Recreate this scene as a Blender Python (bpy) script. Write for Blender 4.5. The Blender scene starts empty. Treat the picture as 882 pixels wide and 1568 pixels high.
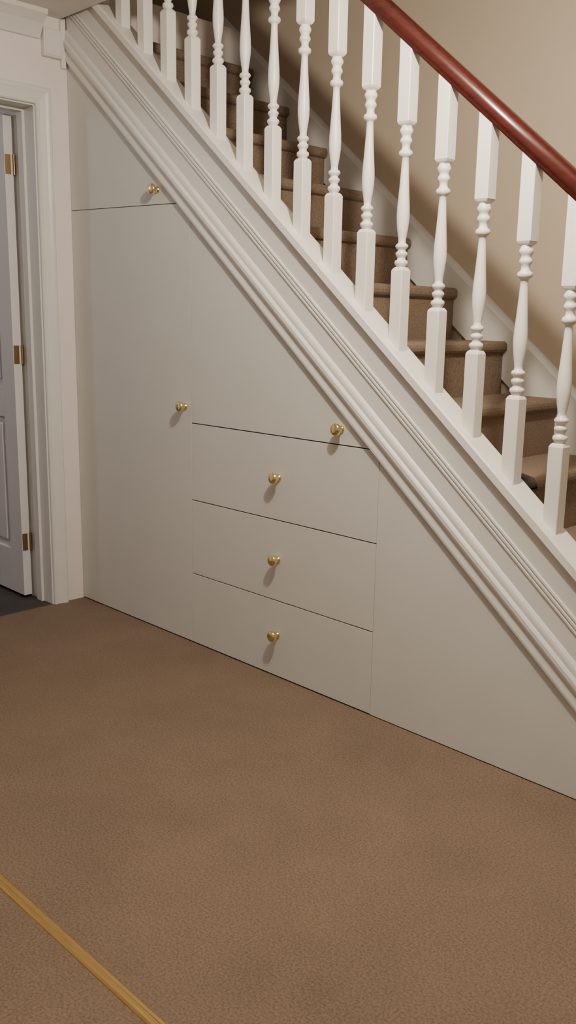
import bpy, bmesh, math
from mathutils import Matrix, Vector

scene = bpy.context.scene
M = 0.833
NF = math.sqrt(1+M*M)
Z0 = 2.226
def zline(x, d=0.0):
    return Z0 - M*x + d*NF

# ------------------------------------------------------------ materials
def new_mat(name):
    m = bpy.data.materials.new(name); m.use_nodes = True
    nt = m.node_tree
    b = nt.nodes["Principled BSDF"]
    return m, nt, b

def paint(name, col, rough=0.5, var=0.03, bump=0.0, scale=6.0, bscale=300.0):
    m, nt, b = new_mat(name)
    tc = nt.nodes.new("ShaderNodeTexCoord")
    n = nt.nodes.new("ShaderNodeTexNoise"); n.inputs["Scale"].default_value = scale
    n.inputs["Detail"].default_value = 4
    nt.links.new(tc.outputs["Object"], n.inputs["Vector"])
    r = nt.nodes.new("ShaderNodeValToRGB")
    r.color_ramp.elements[0].color = tuple(c*(1-var) for c in col)+(1,)
    r.color_ramp.elements[1].color = tuple(min(1, c*(1+var)) for c in col)+(1,)
    r.color_ramp.elements[0].position = 0.3; r.color_ramp.elements[1].position = 0.7
    nt.links.new(n.outputs["Fac"], r.inputs["Fac"])
    nt.links.new(r.outputs["Color"], b.inputs["Base Color"])
    b.inputs["Roughness"].default_value = rough
    if bump > 0:
        n2 = nt.nodes.new("ShaderNodeTexNoise"); n2.inputs["Scale"].default_value = bscale
        nt.links.new(tc.outputs["Object"], n2.inputs["Vector"])
        bp = nt.nodes.new("ShaderNodeBump"); bp.inputs["Strength"].default_value = bump
        bp.inputs["Distance"].default_value = 0.002
        nt.links.new(n2.outputs["Fac"], bp.inputs["Height"])
        nt.links.new(bp.outputs["Normal"], b.inputs["Normal"])
    return m

def carpet(name, c1, c2, big=0.10):
    m, nt, b = new_mat(name)
    tc = nt.nodes.new("ShaderNodeTexCoord")
    fine = nt.nodes.new("ShaderNodeTexNoise"); fine.inputs["Scale"].default_value = 190
    fine.inputs["Detail"].default_value = 6
    mid = nt.nodes.new("ShaderNodeTexNoise"); mid.inputs["Scale"].default_value = 2.6
    mid.inputs["Detail"].default_value = 8; mid.inputs["Roughness"].default_value = 0.65
    for n in (fine, mid): nt.links.new(tc.outputs["Object"], n.inputs["Vector"])
    r = nt.nodes.new("ShaderNodeValToRGB")
    r.color_ramp.elements[0].color = c1+(1,); r.color_ramp.elements[1].color = c2+(1,)
    r.color_ramp.elements[0].position = 0.30; r.color_ramp.elements[1].position = 0.70
    nt.links.new(fine.outputs["Fac"], r.inputs["Fac"])
    mr = nt.nodes.new("ShaderNodeMapRange")
    mr.inputs["From Min"].default_value = 0.3; mr.inputs["From Max"].default_value = 0.7
    mr.inputs["To Min"].default_value = 1-big; mr.inputs["To Max"].default_value = 1+big
    nt.links.new(mid.outputs["Fac"], mr.inputs["Value"])
    mx = nt.nodes.new("ShaderNodeVectorMath"); mx.operation = 'SCALE'
    nt.links.new(r.outputs["Color"], mx.inputs[0]); nt.links.new(mr.outputs["Result"], mx.inputs["Scale"])
    nt.links.new(mx.outputs["Vector"], b.inputs["Base Color"])
    b.inputs["Roughness"].default_value = 0.95
    b.inputs["Specular IOR Level"].default_value = 0.1
    if "Sheen Weight" in b.inputs: b.inputs["Sheen Weight"].default_value = 0.05
    bp = nt.nodes.new("ShaderNodeBump"); bp.inputs["Strength"].default_value = 0.28
    bp.inputs["Distance"].default_value = 0.003
    nt.links.new(fine.outputs["Fac"], bp.inputs["Height"]); nt.links.new(bp.outputs["Normal"], b.inputs["Normal"])
    return m

MAT_CUP  = paint("cupboard_paint", (0.67, 0.68, 0.65), 0.55, 0.015)
MAT_TRIM = paint("trim_gloss_paint", (0.75, 0.75, 0.72), 0.38, 0.015)
MAT_BAL  = paint("baluster_gloss_paint", (0.86, 0.84, 0.79), 0.35, 0.015)
MAT_WALL = paint("wall_paint", (0.84, 0.77, 0.74), 0.8, 0.02, 0.12)
MAT_BEIGE= paint("stair_wall_paint", (0.56, 0.475, 0.36), 0.85, 0.02, 0.12)
MAT_CEIL = paint("ceiling_paint", (0.72, 0.70, 0.66), 0.85, 0.02)
MAT_DOOR = paint("door_paint", (0.78, 0.76, 0.77), 0.4, 0.02)
MAT_DARK = paint("carcass_shadow", (0.10, 0.085, 0.07), 0.9, 0.05)
MAT_CARP = carpet("hall_carpet", (0.124, 0.088, 0.061), (0.222, 0.163, 0.118), 0.10)
MAT_SCARP= carpet("stair_carpet", (0.175, 0.128, 0.090), (0.310, 0.236, 0.172), 0.08)
MAT_TILE = paint("dark_floor", (0.05, 0.045, 0.045), 0.6, 0.3)
MAT_SHOE = paint("shoe_leather", (0.02, 0.016, 0.014), 0.4, 0.2)
MAT_PLAST= paint("box_plastic", (0.80, 0.75, 0.72), 0.45, 0.01)

def metal(name, col, rough):
    m, nt, b = new_mat(name)
    tc = nt.nodes.new("ShaderNodeTexCoord")
    n = nt.nodes.new("ShaderNodeTexNoise"); n.inputs["Scale"].default_value = 40
    nt.links.new(tc.outputs["Object"], n.inputs["Vector"])
    mr = nt.nodes.new("ShaderNodeMapRange")
    mr.inputs["To Min"].default_value = rough*0.8; mr.inputs["To Max"].default_value = rough*1.3
    nt.links.new(n.outputs["Fac"], mr.inputs["Value"]); nt.links.new(mr.outputs["Result"], b.inputs["Roughness"])
    b.inputs["Base Color"].default_value = col+(1,)
    b.inputs["Metallic"].default_value = 1.0
    return m
MAT_BRASS = metal("polished_brass", (0.90, 0.76, 0.38), 0.22)
MAT_AGED  = metal("aged_brass", (0.36, 0.25, 0.11), 0.4)
MAT_STRIP = metal("threshold_brass", (0.72, 0.50, 0.20), 0.34)

def mahogany():
    m, nt, b = new_mat("mahogany_varnish")
    tc = nt.nodes.new("ShaderNodeTexCoord")
    mp = nt.nodes.new("ShaderNodeMapping"); mp.inputs["Rotation"].default_value = (0, math.atan(M), 0)
    mp.inputs["Scale"].default_value = (3, 60, 60)
    n = nt.nodes.new("ShaderNodeTexNoise"); n.inputs["Scale"].default_value = 2; n.inputs["Detail"].default_value = 5
    nt.links.new(tc.outputs["Object"], mp.inputs["Vector"]); nt.links.new(mp.outputs["Vector"], n.inputs["Vector"])
    r = nt.nodes.new("ShaderNodeValToRGB")
    r.color_ramp.elements[0].color = (0.022, 0.006, 0.005, 1); r.color_ramp.elements[1].color = (0.080, 0.016, 0.012, 1)
    nt.links.new(n.outputs["Fac"], r.inputs["Fac"]); nt.links.new(r.outputs["Color"], b.inputs["Base Color"])
    b.inputs["Roughness"].default_value = 0.2
    return m
MAT_MAH = mahogany()

# ------------------------------------------------------------ helpers
def obj_from(name, verts, faces, mat, parent=None, smooth=False):
    me = bpy.data.meshes.new(name); me.from_pydata(verts, [], faces)
    bm = bmesh.new(); bm.from_mesh(me)
    bmesh.ops.recalc_face_normals(bm, faces=bm.faces); bm.to_mesh(me); bm.free()
    me.materials.append(mat)
    if smooth:
        for p in me.polygons: p.use_smooth = True
    o = bpy.data.objects.new(name, me); scene.collection.objects.link(o)
    if parent: o.parent = parent
    return o

def empty(name, loc=(0,0,0)):
    e = bpy.data.objects.new(name, None); scene.collection.objects.link(e)
    e.empty_display_size = 0.1
    return e

def box(name, a, b, mat, parent=None, bevel=0.0):
    x0,y0,z0 = a; x1,y1,z1 = b
    v = [(x0,y0,z0),(x1,y0,z0),(x1,y1,z0),(x0,y1,z0),(x0,y0,z1),(x1,y0,z1),(x1,y1,z1),(x0,y1,z1)]
    f = [(0,1,2,3),(4,5,6,7),(0,1,5,4),(1,2,6,5),(2,3,7,6),(3,0,4,7)]
    o = obj_from(name, v, f, mat, parent)
    if bevel > 0:
        md = o.modifiers.new("bevel", 'BEVEL'); md.width = bevel; md.segments = 3
    return o

def prism(name, poly_xz, y0, y1, mat, parent=None, bevel=0.0):
    n = len(poly_xz)
    v = [(x,y0,z) for x,z in poly_xz] + [(x,y1,z) for x,z in poly_xz]
    f = [tuple(range(n)), tuple(range(n, 2*n))] + [(i,(i+1)%n,(i+1)%n+n,i+n) for i in range(n)]
    o = obj_from(name, v, f, mat, parent)
    if bevel > 0:
        md = o.modifiers.new("bevel", 'BEVEL'); md.width = bevel; md.segments = 2
    return o

def rake(name, prof, xa, xb, mat, parent=None, smooth=False):
    """extrude (d,y) profile along the stair pitch between x=xa and x=xb"""
    n = len(prof)
    v = [(xa, y, zline(xa, d)) for d,y in prof] + [(xb, y, zline(xb, d)) for d,y in prof]
    f = [tuple(range(n)), tuple(range(n, 2*n))] + [(i,(i+1)%n,(i+1)%n+n,i+n) for i in range(n)]
    return obj_from(name, v, f, mat, parent, smooth)

def clip(poly, k):
    """keep part of xz polygon with z + M x <= k"""
    out = []
    for i in range(len(poly)):
        p, q = poly[i], poly[(i+1)%len(poly)]
        fp, fq = p[1]+M*p[0]-k, q[1]+M*q[0]-k
        if fp <= 0: out.append(p)
        if (fp < 0 < fq) or (fq < 0 < fp):
            t = fp/(fp-fq); out.append((p[0]+t*(q[0]-p[0]), p[1]+t*(q[1]-p[1])))
    return out

# ------------------------------------------------------------ room shell
XR, YB, YF, ZC = 5.6, -4.2, 0.90, 2.37
box("floor", (0.0, YB, -0.10), (XR, YF, 0.0), MAT_CARP)
box("ceiling", (0.0, YB, ZC), (XR, -0.025, 2.53), MAT_CEIL)
box("wall_stair", (-1.6, YF, 0.0), (XR, YF+0.12, 4.9), MAT_BEIGE)
box("wall_right", (XR, YB-0.1, 0.0), (XR+0.1, YF+0.12, 4.9), MAT_WALL)
box("wall_back", (-2.2, YB-0.1, 0.0), (XR, YB, ZC+0.16), MAT_WALL)
box("wall_upper_landing", (-1.6, -0.145, 2.53), (XR, -0.025, 4.9), MAT_WALL)
box("ceiling_stairwell", (-1.6, -0.145, 4.9), (XR+0.1, YF+0.12, 5.0), MAT_CEIL)
box("wall_landing_end", (-1.7, -0.145, 2.53), (-1.6, YF+0.12, 4.9), MAT_WALL)
box("floor_landing", (-1.6, 0.0, 2.40), (-0.165, YF, 2.535), MAT_SCARP)
# left wall with door opening  (opening y -0.92 .. -0.15, z..2.04)
OY0, OY1, OZ = -0.915, -0.150, 2.04
WT = 0.150
verts=[];faces=[]
for (y0,y1,z0,z1) in [(OY1-0.0,0.9,0,OZ),(YB,OY0,0,OZ),(YB,0.9,OZ,ZC+0.16)]:
    b0=len(verts)
    x0,x1=-WT,0.0
    verts += [(x0,y0,z0),(x1,y0,z0),(x1,y1,z0),(x0,y1,z0),(x0,y0,z1),(x1,y0,z1),(x1,y1,z1),(x0,y1,z1)]
    faces += [tuple(b0+i for i in f) for f in [(0,1,2,3),(4,5,6,7),(0,1,5,4),(1,2,6,5),(2,3,7,6),(3,0,4,7)]]
obj_from("wall_left", verts, faces, MAT_WALL)
# neighbouring room beyond the door
box("floor_next_room", (-2.2, YB, -0.10), (0.0, 0.0, -0.002), MAT_TILE)
box("wall_next_room_end", (-2.3, YB-0.1, 0.0), (-2.2, 0.12, ZC+0.16), MAT_WALL)
box("wall_next_room_side", (-2.2, 0.0, 0.0), (-WT, 0.12, ZC), MAT_WALL)
box("ceiling_next_room", (-2.2, YB, ZC), (-WT, 0.0, ZC+0.16), MAT_CEIL)

# coving on the left wall
cov = [(0.0,2.37),(0.075,2.37),(0.072,2.355),(0.058,2.345),(0.038,2.328),(0.024,2.308),(0.014,2.290),(0.010,2.280),(0.0,2.278)]
n=len(cov); v=[(x,YB,z) for x,z in cov]+[(x,-0.118,z) for x,z in cov]
f=[tuple(range(n)),tuple(range(n,2*n))]+[(i,(i+1)%n,(i+1)%n+n,i+n) for i in range(n)]
obj_from("trim_coving", v, f, MAT_CEIL)

# baseboards
box("baseboard_stair_wall", (2.78, YF-0.018, 0.0), (XR, YF, 0.12), MAT_TRIM, bevel=0.004)
box("baseboard_left", (0.0, YB, 0.0), (0.018, OY0-0.08, 0.12), MAT_TRIM, bevel=0.004)
box("baseboard_right", (XR-0.018, YB, 0.0), (XR, YF-0.02, 0.12), MAT_TRIM, bevel=0.004)

# ------------------------------------------------------------ door frame & door
frame = empty("door_frame")
AW = 0.066
P = [(0,0),(0,0.010),(0.004,0.014),(0.012,0.014),(0.016,0.011),(0.040,0.016),(0.050,0.020),(0.060,0.020),(AW,0.015),(AW,0)]
def arch_side(name, yin, sgn):
    v=[];n=len(P)
    for (s,p) in P: v.append((p, yin+sgn*s, 0.0))
    for (s,p) in P: v.append((p, yin+sgn*s, OZ+s))
    f=[tuple(range(n)),tuple(range(n,2*n))]+[(i,(i+1)%n,(i+1)%n+n,i+n) for i in range(n)]
    obj_from(name, v, f, MAT_TRIM, frame)
arch_side("architrave_hinge_side", OY1, 1)
arch_side("architrave_latch_side", OY0, -1)
n=len(P)
v=[(p, OY0-s, OZ+s) for s,p in P]+[(p, OY1+s, OZ+s) for s,p in P]
f=[tuple(range(n)),tuple(range(n,2*n))]+[(i,(i+1)%n,(i+1)%n+n,i+n) for i in range(n)]
obj_from("architrave_head", v, f, MAT_TRIM, frame)
LT=0.006
box("lining_hinge_side", (-WT-0.03, OY1-LT, 0), (0.0, OY1, OZ), MAT_TRIM, frame)
box("lining_latch_side", (-WT-0.01, OY0, 0), (0.0, OY0+LT, OZ), MAT_TRIM, frame)
box("lining_head", (-WT-0.01, OY0+LT, OZ-LT), (0.0, OY1-LT, OZ), MAT_TRIM, frame)
box("stop_hinge_side", (-0.110, OY1-LT-0.012, 0), (-0.070, OY1-LT, OZ-LT), MAT_TRIM, frame)
box("stop_latch_side", (-0.110, OY0+LT, 0), (-0.070, OY0+LT+0.012, OZ-LT), MAT_TRIM, frame)
box("stop_head", (-0.110, OY0+LT+0.012, OZ-LT-0.012), (-0.070, OY1-LT-0.012, OZ-LT), MAT_TRIM, frame)

door = empty("door_1")
DX1 = -0.160; DX0 = DX1-0.762
DY0, DY1 = -0.202, -0.164   # face toward the hall camera is DY0
DZ1 = 2.02; DZ0=0.012
def dbox(nm,x0,x1,z0,z1,y0=DY0,y1=DY1,bv=0.0015): box(nm,(x0,y0,z0),(x1,y1,z1),MAT_DOOR,door,bv)
st=0.105
dbox("stile_hinge",DX1-st,DX1,DZ0,DZ1); dbox("stile_latch",DX0,DX0+st,DZ0,DZ1)
xm=(DX0+DX1)/2
zr=[(DZ0,0.21),(0.80,0.93),(1.60,1.69),(1.91,DZ1)]
for i,(a,b_) in enumerate(zr): dbox("rail_%d"%i,DX0+st,DX1-st,a,b_)
for i in range(3):
    za,zb=zr[i][1],zr[i+1][0]
    dbox("mullion_%d"%i,xm-0.045,xm+0.045,za,zb)
    for j,(xa,xb) in enumerate([(DX0+st,xm-0.045),(xm+0.045,DX1-st)]):
        dbox("panel_%d_%d"%(i,j),xa,xb,za,zb,DY0+0.012,DY1-0.012,0)
        dbox("panel_field_%d_%d"%(i,j),xa+0.03,xb-0.03,za+0.03,zb-0.03,DY0+0.003,DY1-0.003,0.008)
for i,z in enumerate((0.255,1.07,1.83)):
    box("hinge_leaf_%d"%i,(DX1,DY0+0.002,z-0.038),(DX1+0.002,DY0+0.026,z+0.038),MAT_AGED,door)
    seg=12; r=0.005; cx,cy=DX1+0.004,DY1+0.001
    v=[(cx+r*math.cos(2*math.pi*k/seg),cy+r*math.sin(2*math.pi*k/seg),zz) for zz in (z-0.04,z+0.04) for k in range(seg)]
    f=[tuple(range(seg)),tuple(range(seg,2*seg))]+[(k,(k+1)%seg,(k+1)%seg+seg,k+seg) for k in range(seg)]
    obj_from("hinge_knuckle_%d"%i,v,f,MAT_AGED,door)
box("handle_plate",(DX0+0.03,DY0-0.004,0.93),(DX0+0.07,DY0,1.08),MAT_BRASS,door,0.003)
box("handle_lever",(DX0+0.04,DY0-0.05,1.02),(DX0+0.14,DY0-0.035,1.035),MAT_BRASS,door,0.005)
box("handle_neck",(DX0+0.042,DY0-0.04,1.02),(DX0+0.056,DY0-0.003,1.035),MAT_BRASS,door,0.004)

# ------------------------------------------------------------ small box in the corner
bx = empty("junction_box")
box("cover",(0.0,-0.112,2.220),(0.026,-0.036,2.322),MAT_PLAST,bx,0.004)
box("lid_lip",(0.026,-0.106,2.226),(0.029,-0.042,2.316),MAT_PLAST,bx,0.002)
box("trunking",(0.0,-0.030,2.19),(0.014,-0.008,2.365),MAT_PLAST,bx,0.003)

# ------------------------------------------------------------ under-stair cupboard
cup = empty("understair_cupboard")
K = Z0 + 0.010*NF
g = 0.0009; gh = 0.0019; gt=0.0012
XA, XB = 0.779, 1.676
def top_split(x): return 1.656 - 0.030*x
polys = {
 "top_door": [(0.002, top_split(0)+gt),(1.2, top_split(1.2)+gt),(1.2,2.5),(0.002,2.5)],
 "tall_door": [(0.002,0.005),(XA-g,0.005),(XA-g,top_split(XA)-gt),(0.002,top_split(0)-gt)],
 "large_door": [(XA+g,0.855+gh),(XB-g,0.855+gh),(XB-g,2.0),(XA+g,2.0)],
 "drawer_front_1": [(XA+g,0.566+gh),(XB-g,0.566+gh),(XB-g,0.855-gh),(XA+g,0.855-gh)],
 "drawer_front_2": [(XA+g,0.280+gh),(XB-g,0.280+gh),(XB-g,0.566-gh),(XA+g,0.566-gh)],
 "drawer_front_3": [(XA+g,0.005),(XB-g,0.005),(XB-g,0.280-gh),(XA+g,0.280-gh)],
 "end_panel": [(XB+g,0.003),(2.8,0.003),(2.8,1.2),(XB+g,1.2)],
}
for nm,pl in polys.items():
    c = clip(pl, K)
    prism(nm, c, 0.0, 0.018, MAT_CUP, cup, 0.0006)
prism("gap_shade_backing", clip([(0.004,0.0),(2.9,0.0),(2.9,2.3),(0.004,2.3)], K), 0.021, 0.035, MAT_DARK, cup)  # dark sheet behind the fronts, its colour stands in for shade in the gaps

def lathe(name, prof, mat, parent, loc=(0,0,0), seg=32):
    verts=[];faces=[]
    for (r,h) in prof:
        for k in range(seg):
            a=2*math.pi*k/seg
            verts.append((loc[0]+r*math.cos(a), loc[1]-h, loc[2]+r*math.sin(a)))
    for i in range(len(prof)-1):
        for k in range(seg):
            faces.append((i*seg+k, i*seg+(k+1)%seg, (i+1)*seg+(k+1)%seg, (i+1)*seg+k))
    faces.append(tuple(range(seg))); faces.append(tuple((len(prof)-1)*seg+k for k in range(seg)))
    return obj_from(name, verts, faces, mat, parent, True)
kp = [(0.0120,0.0),(0.0120,0.003),(0.009,0.005),(0.0080,0.010),(0.0085,0.014),(0.013,0.018),(0.0182,0.021),(0.0195,0.0265),(0.0190,0.031),(0.0165,0.0345),(0.010,0.0367),(0.003,0.0374)]
for i,(x,z) in enumerate([(0.588,1.690),(0.741,0.914),(1.519,0.905),(1.243,0.714),(1.245,0.429),(1.247,0.157)]):
    lathe("brass_knob_%d"%i, kp, MAT_BRASS, cup, loc=(x,0.0,z))

# ------------------------------------------------------------ staircase
stair = empty("staircase")
CB, CT = 0.249, 0.278           # base rail bottom / top (distance above trim line)
prof = [(0.0,0.0),(0.0,-0.009),(0.003,-0.013),(0.010,-0.014),(0.020,-0.012),(0.032,-0.011),(0.036,-0.012),
        (0.040,-0.018),(0.048,-0.021),(0.058,-0.021),(0.063,-0.017),(0.066,-0.013),(0.076,-0.013),
        (0.083,-0.011),(0.088,-0.007),(0.092,-0.003),(0.143,-0.003),(0.144,-0.007),(0.149,-0.0075),(0.151,-0.004),
        (0.154,-0.004),(0.156,-0.008),(0.161,-0.008),(0.163,-0.0045),(0.166,-0.0045),(0.168,-0.008),(0.173,-0.0075),
        (0.175,-0.003),(CB,-0.003),(CB,0.040),(0.012,0.040),(0.012,0.0)]
XT, XBOT = 0.012, 2.66
rake("outer_string_moulded", prof, XT, XBOT, MAT_TRIM, stair)
cap = [(CB,-0.014),(CB+0.004,-0.021),(CT-0.005,-0.021),(CT,-0.017),(CT,0.070),(CT-0.004,0.074),(CB+0.004,0.074),(CB,0.070)]
rake("base_rail", cap, XT, 2.80, MAT_BAL, stair)
rake("outer_string_tail", [(0.0,0.0),(CB,0.0),(CB,0.040),(0.0,0.040)], XBOT, 2.672, MAT_TRIM, stair)

RISE, NOSE = 0.195, 2.459
pts=[]
for nstep in range(1,14):
    z=RISE*nstep; xn=(NOSE-z)/M; xr=xn-0.018
    zb=z-RISE
    if nstep==1: pts=[(xr,0.0)]
    else: pts.append((xr,zb))
    pts += [(xr,z-0.044),(xn-0.006,z-0.038),(xn-0.001,z-0.030),(xn,z-0.020),(xn-0.002,z-0.010),(xn-0.008,z-0.003),(xn-0.018,z)]
pts.append((-0.140,RISE*13)); pts.append((-0.140,RISE*13-0.28)); pts.append((2.40,0.0))
prism("carpeted_steps", pts, 0.042, YF-0.022, MAT_SCARP, stair)
wsp=[(0.06,YF-0.020),(0.215,YF-0.020),(0.232,YF-0.010),(0.236,YF-0.001),(0.06,YF-0.001)]
rake("wall_string", wsp, -0.13, 2.76, MAT_TRIM, stair)

# ------------------------------------------------------------ balustrade
bal = empty("stair_balustrade")
W=0.0205; YC=0.030
H1=0.220; H2=0.602; H3=0.811    # block top, upper block bottom, rail bottom
turn = [(0.0135,0.000),(0.0150,0.004),(0.0190,0.009),(0.0195,0.013),(0.0180,0.018),(0.0125,0.021),(0.0115,0.027),
        (0.0150,0.031),(0.0175,0.036),(0.0165,0.041),(0.0120,0.044),(0.0115,0.049),(0.0165,0.053),(0.0190,0.058),(0.0165,0.063),
        (0.0110,0.067),(0.0108,0.075),(0.0125,0.086),(0.0155,0.104),(0.0178,0.124),(0.0185,0.143),(0.0178,0.165),(0.0160,0.190),
        (0.0140,0.218),(0.0120,0.250),(0.0105,0.280),(0.0100,0.296),(0.0125,0.299),(0.0185,0.303),(0.0200,0.309),(0.0185,0.315),(0.0125,0.319),
        (0.0110,0.326),(0.0125,0.333),(0.0165,0.338),(0.0175,0.343),(0.0150,0.349),(0.0125,0.353),(0.0150,0.358),(0.0185,0.364),(0.0190,0.370),(0.0160,0.376),(0.0140,0.382)]
def baluster_mesh():
    bm=bmesh.new()
    def skin(rings,smooth=False):
        for a,b in zip(rings[:-1],rings[1:]):
            n=len(a)
            for i in range(n):
                f=bm.faces.new((a[i],a[(i+1)%n],b[(i+1)%n],b[i])); f.smooth=smooth
        bm.faces.new(rings[0][::-1]); bm.faces.new(rings[-1])
    def ring8(w,zf,c=0.0022):
        P=[(-w+c,-w),(w-c,-w),(w,-w+c),(w,w-c),(w-c,w),(-w+c,w),(-w,w-c),(-w,-w+c)]
        return [bm.verts.new((x,y,zf(x))) for x,y in P]
    lo=lambda x:-M*x
    hi=lambda x:H3-M*x
    skin([ring8(W,lo),ring8(W,lambda x:H1-0.010),ring8(W-0.003,lambda x:H1-0.004),ring8(W-0.007,lambda x:H1)])
    skin([ring8(W-0.007,lambda x:H2),ring8(W-0.003,lambda x:H2+0.004),ring8(W,lambda x:H2+0.010),ring8(W,hi)])
    seg=24; rings=[]
    for r,s in turn:
        rings.append([bm.verts.new((r*math.cos(2*math.pi*k/seg),r*math.sin(2*math.pi*k/seg),H1+s)) for k in range(seg)])
    skin(rings,True)
    bmesh.ops.recalc_face_normals(bm,faces=bm.faces)
    me=bpy.data.meshes.new("baluster"); bm.to_mesh(me); bm.free(); me.materials.append(MAT_BAL); return me
bme=baluster_mesh()
i=0
for k in range(-13,7):
    x=1.839+0.1353*k
    if x>2.74: continue
    o=bpy.data.objects.new("baluster_%d"%(i+1),bme); scene.collection.objects.link(o); o.parent=bal
    o.location=(x,YC,zline(x,CT)+0.0002); i+=1
RB=CT+H3/NF
rp=[(0,-0.018),(0.003,-0.021),(0.009,-0.022),(0.014,-0.027),(0.022,-0.030),(0.032,-0.030),(0.040,-0.027),(0.046,-0.020),(0.049,-0.011),(0.050,0.0)]
rp=rp+[(d,-y) for d,y in rp[-2::-1]]
hr=rake("handrail",[(RB+d,YC+y) for d,y in rp],-0.05,2.80,MAT_MAH,bal)
for p in hr.data.polygons:
    if len(p.vertices)==4: p.use_smooth=True
nx=2.845
box("newel_shaft",(nx-0.045,YC-0.045,0.0),(nx+0.045,YC+0.045,1.12),MAT_BAL,bal,0.005)
box("newel_cap_plate",(nx-0.055,YC-0.055,1.12),(nx+0.055,YC+0.055,1.14),MAT_BAL,bal,0.006)
bm=bmesh.new(); bmesh.ops.create_uvsphere(bm,u_segments=24,v_segments=16,radius=0.05)
me=bpy.data.meshes.new("newel_ball"); bm.to_mesh(me); bm.free(); me.materials.append(MAT_BAL)
for p in me.polygons: p.use_smooth=True
o=bpy.data.objects.new("newel_ball",me); scene.collection.objects.link(o); o.parent=bal; o.location=(nx,YC,1.185)

# ------------------------------------------------------------ threshold strip
st_prof=[(-0.014,0.0),(-0.013,0.002),(-0.009,0.0045),(-0.003,0.0052),(-0.001,0.004),(0.001,0.004),(0.003,0.0052),(0.009,0.0045),(0.013,0.002),(0.014,0.0)]
n=len(st_prof); v=[(0.9,-1.27+a,b_) for a,b_ in st_prof]+[(4.4,-1.27+a,b_) for a,b_ in st_prof]
f=[tuple(range(n)),tuple(range(n,2*n))]+[(i,(i+1)%n,(i+1)%n+n,i+n) for i in range(n)]
obj_from("brass_threshold_strip", v, f, MAT_STRIP)

# ------------------------------------------------------------ shoe on the stair
def shoe(loc, rot):
    e=empty("shoe")
    secs=[(0.0,0.028,0.060),(0.02,0.032,0.066),(0.06,0.031,0.062),(0.10,0.033,0.055),(0.15,0.040,0.052),(0.20,0.041,0.047),(0.235,0.034,0.040),(0.25,0.018,0.028)]
    seg=16; verts=[];faces=[]
    for (x,w,h) in secs:
        for k in range(seg):
            a=2*math.pi*k/seg
            yy=w*math.cos(a); zz=h*0.5+h*0.5*math.sin(a)
            if zz<0.01: zz=0.008
            verts.append((x,yy,zz))
    for s in range(len(secs)-1):
        for k in range(seg):
            faces.append((s*seg+k,s*seg+(k+1)%seg,(s+1)*seg+(k+1)%seg,(s+1)*seg+k))
    faces.append(tuple(range(seg))); faces.append(tuple((len(secs)-1)*seg+k for k in range(seg)))
    obj_from("upper",verts,faces,MAT_SHOE,e,True)
    poly=[(x,w+0.003) for x,w,h in secs]+[(x,-w-0.003) for x,w,h in secs[::-1]]
    n=len(poly); v=[(x,y,0) for x,y in poly]+[(x,y,0.012) for x,y in poly]
    f=[tuple(range(n)),tuple(range(n,2*n))]+[(i,(i+1)%n,(i+1)%n+n,i+n) for i in range(n)]
    obj_from("sole",v,f,MAT_SHOE,e)
    e.location=loc; e.rotation_euler=(0,0,rot)
shoe((1.878,0.125,0.7805), 0.0)

# ------------------------------------------------------------ ceiling lamp + lights
lamp=empty("ceiling_pendant_lamp")
LX,LY=2.30,-0.68
def disc(name,x,y,z0,z1,r,mat,parent):
    seg=24
    v=[(x+r*math.cos(2*math.pi*k/seg),y+r*math.sin(2*math.pi*k/seg),z) for z in (z0,z1) for k in range(seg)]
    f=[tuple(range(seg)),tuple(range(seg,2*seg))]+[(k,(k+1)%seg,(k+1)%seg+seg,k+seg) for k in range(seg)]
    return obj_from(name,v,f,mat,parent,False)
disc("ceiling_rose",LX,LY,2.350,2.370,0.045,MAT_PLAST,lamp)
disc("bulb_holder",LX,LY,2.29,2.352,0.016,MAT_PLAST,lamp)
def point(name,loc,energy,col,rad):
    l=bpy.data.lights.new(name,'POINT'); l.energy=energy; l.color=col; l.shadow_soft_size=rad
    o=bpy.data.objects.new(name,l); scene.collection.objects.link(o); o.location=loc; return o
point("hall_bulb",(LX,LY,2.22),98,(1.0,0.88,0.73),0.03).parent=lamp
point("front_room_fill",(2.0,-3.4,2.1),2.5,(1.0,0.80,0.80),0.12)  # weak pinkish fill light added in the camera's room
point("landing_fill",(0.4,0.45,4.3),2.5,(1.0,0.92,0.88),0.12)  # unseen dim light added to lift the dark upper stairwell
point("next_room_fill",(-1.2,-1.6,2.1),12,(0.9,0.9,1.0),0.1)  # unseen bluish light added beyond the open door
w=bpy.data.worlds.new("world"); scene.world=w; w.use_nodes=True
w.node_tree.nodes["Background"].inputs[0].default_value=(0.5,0.45,0.4,1)
w.node_tree.nodes["Background"].inputs[1].default_value=0.05

# ------------------------------------------------------------ camera
cam=bpy.data.cameras.new("camera"); co=bpy.data.objects.new("camera",cam); scene.collection.objects.link(co)
fwd=Vector((-.6918,.6908,-.2102)).normalized(); right=Vector((.7039,.7101,.0169))
right=(right-fwd*right.dot(fwd)).normalized(); up=right.cross(fwd)
m3=Matrix((right,up,-fwd)).transposed()
co.matrix_world=Matrix.Translation((3.386,-2.093,1.24)) @ m3.to_4x4()
cam.sensor_fit='VERTICAL'; cam.sensor_height=36; cam.lens=36*1380/1568; cam.clip_start=0.02
scene.camera=co
